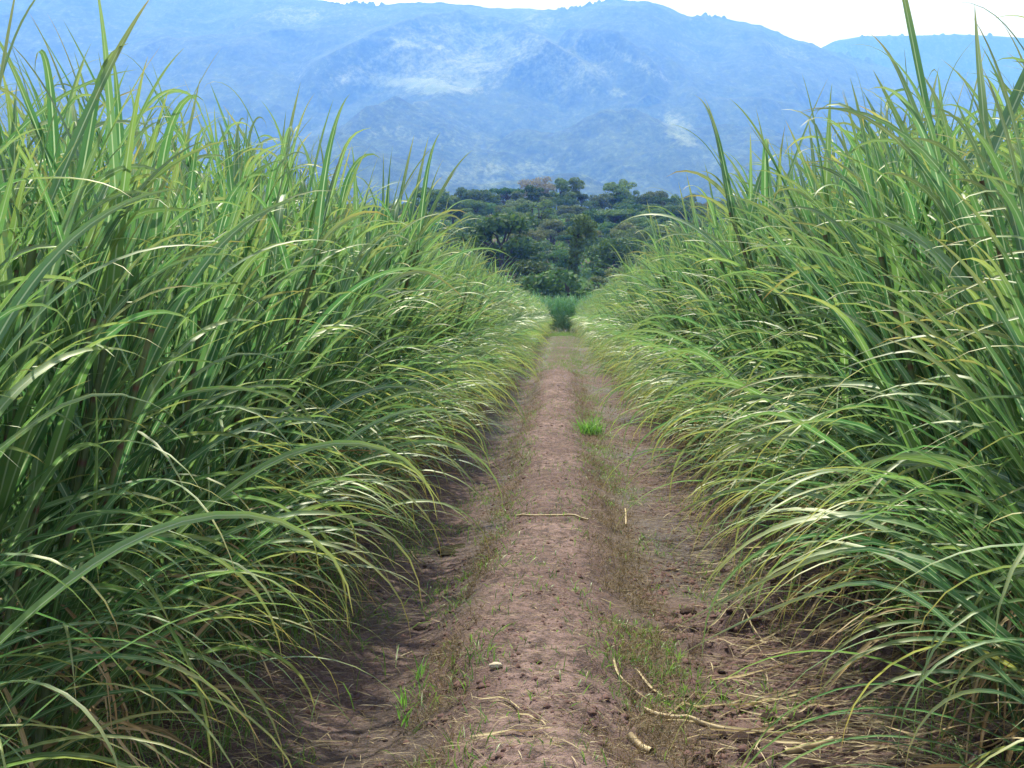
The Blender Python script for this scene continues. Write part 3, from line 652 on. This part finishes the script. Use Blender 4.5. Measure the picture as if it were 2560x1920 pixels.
# larger dry leaves and cut stalks lying about: one object each
def lying(name, pts, width, label, cat, group=None, stalk=False, seed=0, lift=.012):
    """pts: photograph bearings along the piece, laid on the real ground"""
    W_ = [gp(a, b) for a, b in pts]; t = np.linspace(0, 1, len(W_)); tt = np.linspace(0, 1, 12)
    x = np.interp(tt, t, [p[0] for p in W_]); y = np.interp(tt, t, [p[1] for p in W_])
    k = np.array([1, 2, 1]) / 4.
    for _ in range(2): x[1:-1] = (x[:-2] + 2 * x[1:-1] + x[2:]) / 4; y[1:-1] = (y[:-2] + 2 * y[1:-1] + y[2:]) / 4
    z = gz(x, y) + lift; z = np.maximum(z, np.convolve(np.pad(z, 2, 'edge'), np.ones(5) / 5, 'valid'))
    c = np.array([x[6], y[6], z[6]]); C = np.stack([x, y, z], -1) - c
    b = Buf()
    if stalk:
        V, F, U = tube(C, np.full(12, width / 2), 8); 
        V = np.concatenate([V, C[:1], C[-1:]]); n = len(V)
        F = np.concatenate([F, [[i, (i + 1) % 8, n - 2, n - 2] for i in range(0)]]) if False else F
        U = np.concatenate([U, [[0, 0], [0, 1]]]); b.add(V, F, U, 0 * V[:, 0] + .6, 0 * V[:, 0] + .5); mt = MAT_STRAWSTALK
    else:
        Tn = np.gradient(C, axis=0); Tn /= np.linalg.norm(Tn, axis=1)[:, None]; Sd = np.cross(Tn, [0, 0, 1.]); s = np.linspace(0, 1, 12)
        wv = (width * (.35 + .65 * np.sin(pi * np.clip(s * .95 + .05, 0, 1)) ** .6))[:, None] / 2; ph = np.sin(s * 7 + seed)[:, None]
        up = np.array([[0, 0, 1.]])
        V = np.stack([C - Sd * wv + up * wv * (.6 + .5 * ph), C, C + Sd * wv + up * wv * (.6 - .5 * ph)], 1).reshape(-1, 3)
        i = np.arange(11)[:, None] * 3 + np.arange(2)[None]; F = np.stack([i, i + 1, i + 4, i + 3], -1).reshape(-1, 4)
        U = np.stack([np.tile([0, .5, 1.], 12), np.repeat(s * .5, 3)], -1); r_ = (seed * .37) % 1; b.add(V, F, U, np.full(len(V), .55 + .45 * r_), np.full(len(V), .3)); mt = MAT_DRY
    o = link(name, b.mesh(name, mt), None, tuple(c)); return tag(o, label, cat, group)
lying('dry_stick', [(1116, 1124), (1272, 1131)], .016, 'thin pale stick lying straight across the ridge', 'stick', stalk=True)
lying('dry_stick', [(1352, 1102), (1354, 1138)], .016, 'short pale upright-looking stick in the grass right of the ridge', 'stick', stalk=True)
lying('dry_leaf', [(1032, 1530), (1075, 1523), (1105, 1532), (1122, 1548)], .011, 'hooked straw-coloured leaf on the ridge near the front', 'dry leaf')
lying('dry_leaf', [(1115, 1555), (1150, 1568), (1180, 1583)], .011, 'short pale crumpled leaf below the hooked one', 'dry leaf')
lying('dry_leaf', [(1325, 1430), (1335, 1470), (1360, 1500), (1400, 1525)], .011, 'curved dry leaf in the grass strip right of the ridge', 'dry leaf')
lying('dry_leaf', [(1375, 1455), (1410, 1500), (1460, 1530), (1530, 1545)], .011, 'long dry leaf curving from the grass into the right rut', 'dry leaf')
lying('cane_stalk', [(1395, 1545), (1480, 1562), (1570, 1588)], .022, 'long straight dry cane piece in the right rut', 'cane piece', stalk=True)
lying('cane_stalk', [(1362, 1607), (1412, 1640)], .032, 'thick short cut cane piece at the front edge of the ridge', 'cane piece', stalk=True)
lying('cane_stalk', [(1700, 1640), (1745, 1625), (1805, 1608)], .030, 'short thick cane piece at the bottom right front', 'cane piece', stalk=True)
lying('dry_leaf', [(1012, 1615), (1100, 1600), (1190, 1590)], .014, 'thin straw crossing the front of the ridge', 'dry leaf')
rs = random.Random(5)
fan = [((1440, 1570), (1900, 1600), 'front'), ((1450, 1560), (1750, 1500), ''), ((1540, 1590), (1850, 1575), ''), ((1490, 1610), (1760, 1560), ''), ((1560, 1560), (1800, 1480), ''),
       ((1750, 1625), (2140, 1640), ''), ((1540, 1480), (1760, 1420), ''), ((1580, 1530), (1700, 1500), ''), ((1520, 1365), (1650, 1345), ''), ((1600, 1340), (1660, 1400), '')]
for i, (a, b, _) in enumerate(fan):
    mid = ((a[0] + b[0]) / 2 + rs.uniform(-20, 20), (a[1] + b[1]) / 2 + rs.uniform(-14, 14))
    lying('dry_leaf', [a, mid, b], rs.uniform(.010, .018), 'long straw-coloured leaf in the fan of trash at the right cane foot', 'dry leaf', 'long dry leaves fanned out at the right cane foot', seed=i)
for i in range(100):
    if i < 80: x0, y0 = rs.uniform(.75, 1.9), 4.7 * (11 / 4.7) ** (rs.random() ** 1.4); lab, gr = 'dry cane leaf lying at the foot of the right cane row', 'dry leaves under the right cane row'
    else: x0, y0 = rs.uniform(-1.7, -.9), 4.8 * (11 / 4.8) ** rs.random(); lab, gr = 'dry cane leaf lying at the foot of the left cane row', 'dry leaves under the left cane row'
    a = rs.gauss(0, .5); l = rs.uniform(.10, .36)
    px = lambda x, y: (x / y * F0 + 1215, 665 + (EYE - float(gz(x, y))) * F0 / y)
    lying('dry_leaf', [px(x0 - l * math.cos(a), y0 - l * math.sin(a)), px(x0 + rs.uniform(-.03, .03), y0 + rs.uniform(-.05, .05)), px(x0 + l * math.cos(a), y0 + l * math.sin(a))], rs.uniform(.006, .014), lab, 'dry leaf', gr, seed=i)
# bright tuft right of the ridge
x, y = gp(1278, 940); n = 190; P = np.stack([q.normal(0, .085, n), q.normal(0, .10, n), 0 * q.random(n)], -1)
V, F, U, a, b = ribbons(P, q.uniform(0, 2 * pi, n), q.uniform(.8, 1.5, n), q.uniform(.18, .42, n), q.uniform(.006, .013, n), q.uniform(.3, 1.4, n), q.uniform(1, 2, n), q.normal(0, .5, n), q.normal(0, .6, n), 5, q.random(n), q.uniform(0, .12, n), flat=True)
o = link('grass_tuft', mesh('grass_tuft', V, F, MAT_CLUMP_GREEN, U, {'rnd': a, 'age': b}), None, (x, y, float(gz(x, y)))); tag(o, 'bright green grass tuft growing just right of the ridge', 'grass tuft')
# weed seedlings in the left furrow
for X_, Y_, lab in [(868, 1590, 'tall thin green weed in the left furrow at the front'), (905, 1520, 'small green weed right of the tall thin one in the left furrow')]:
    x, y = gp(X_, Y_); n = 14; P = np.stack([q.normal(0, .012, n), q.normal(0, .012, n), q.uniform(0, .12, n)], -1)
    V, F, U, a, b = ribbons(P, q.uniform(0, 2 * pi, n), q.uniform(1.0, 1.5, n), q.uniform(.07, .16, n), q.uniform(.005, .009, n), q.uniform(.2, .8, n), q.uniform(1, 2, n), q.normal(0, .5, n), q.normal(0, .6, n), 5, q.random(n), q.uniform(0, .12, n), flat=True)
    o = link('weed', mesh('weed', V, F, MAT_CLUMP_GREEN, U, {'rnd': a, 'age': b}), None, (x, y, float(gz(x, y)))); tag(o, lab, 'weed')
# puddles
def water():
    m = M('puddle_water'); n = m.noise(9, 3, m.pos()); return m.done(m.bsdf((.05, .035, .03), .08, .6, m.bump(n, .15, .01)))
MW = water()
for X_, Y_, rx, ry, lab in [(992, 1190, .17, .30, 'shallow grey puddle in the left furrow beside the dark mud'), (1148, 816, .13, 1.0, 'small bright puddle far along the left furrow')]:
    x, y = gp(X_, Y_); n = 40; th = np.linspace(0, 2 * pi, n, endpoint=False); k = .6 + .8 * vn(np.cos(th) * 2 + 5, np.sin(th) * 2 + Y_, 9)
    zz = float(np.median(gz(x + rx * .6 * np.cos(th), y + ry * .6 * np.sin(th))))
    V = np.concatenate([[[0, 0, 0]], np.stack([rx * k * np.cos(th), ry * k * np.sin(th), 0 * th], -1)]); F = np.array([[0, 1 + i, 1 + (i + 1) % n] for i in range(n)])
    o = link('puddle', mesh('puddle', V, F, MW), None, (x, y, zz)); tag(o, lab, 'puddle')

# ------------------------------------------------------------------ haze
def haze():
    x0, x1, y0, y1, z0, z1 = -7100, 7100, -500, 7200, -8, 1330
    V = np.array([(x, y, z) for z in (z0, z1) for y in (y0, y1) for x in (x0, x1)], float)
    F = np.array([[0, 2, 3, 1], [4, 5, 7, 6], [0, 1, 5, 4], [2, 6, 7, 3], [0, 4, 6, 2], [1, 3, 7, 5]])
    m = M('haze'); v = m.n('ShaderNodeVolumePrincipled'); v.inputs['Color'].default_value = (.09, .245, .84, 1); v.inputs['Absorption Color'].default_value = (1, 1, 1, 1)
    v.inputs['Density'].default_value = HAZE; v.inputs['Anisotropy'].default_value = 0.2
    m.l(v.outputs[0], m.out.inputs['Volume'])
    o = link('haze', mesh('haze', V, F, m.m, smooth=False)); tag(o, 'blue distance haze over the whole valley', 'haze', kind='stuff'); o.display_type = 'WIRE'
haze()
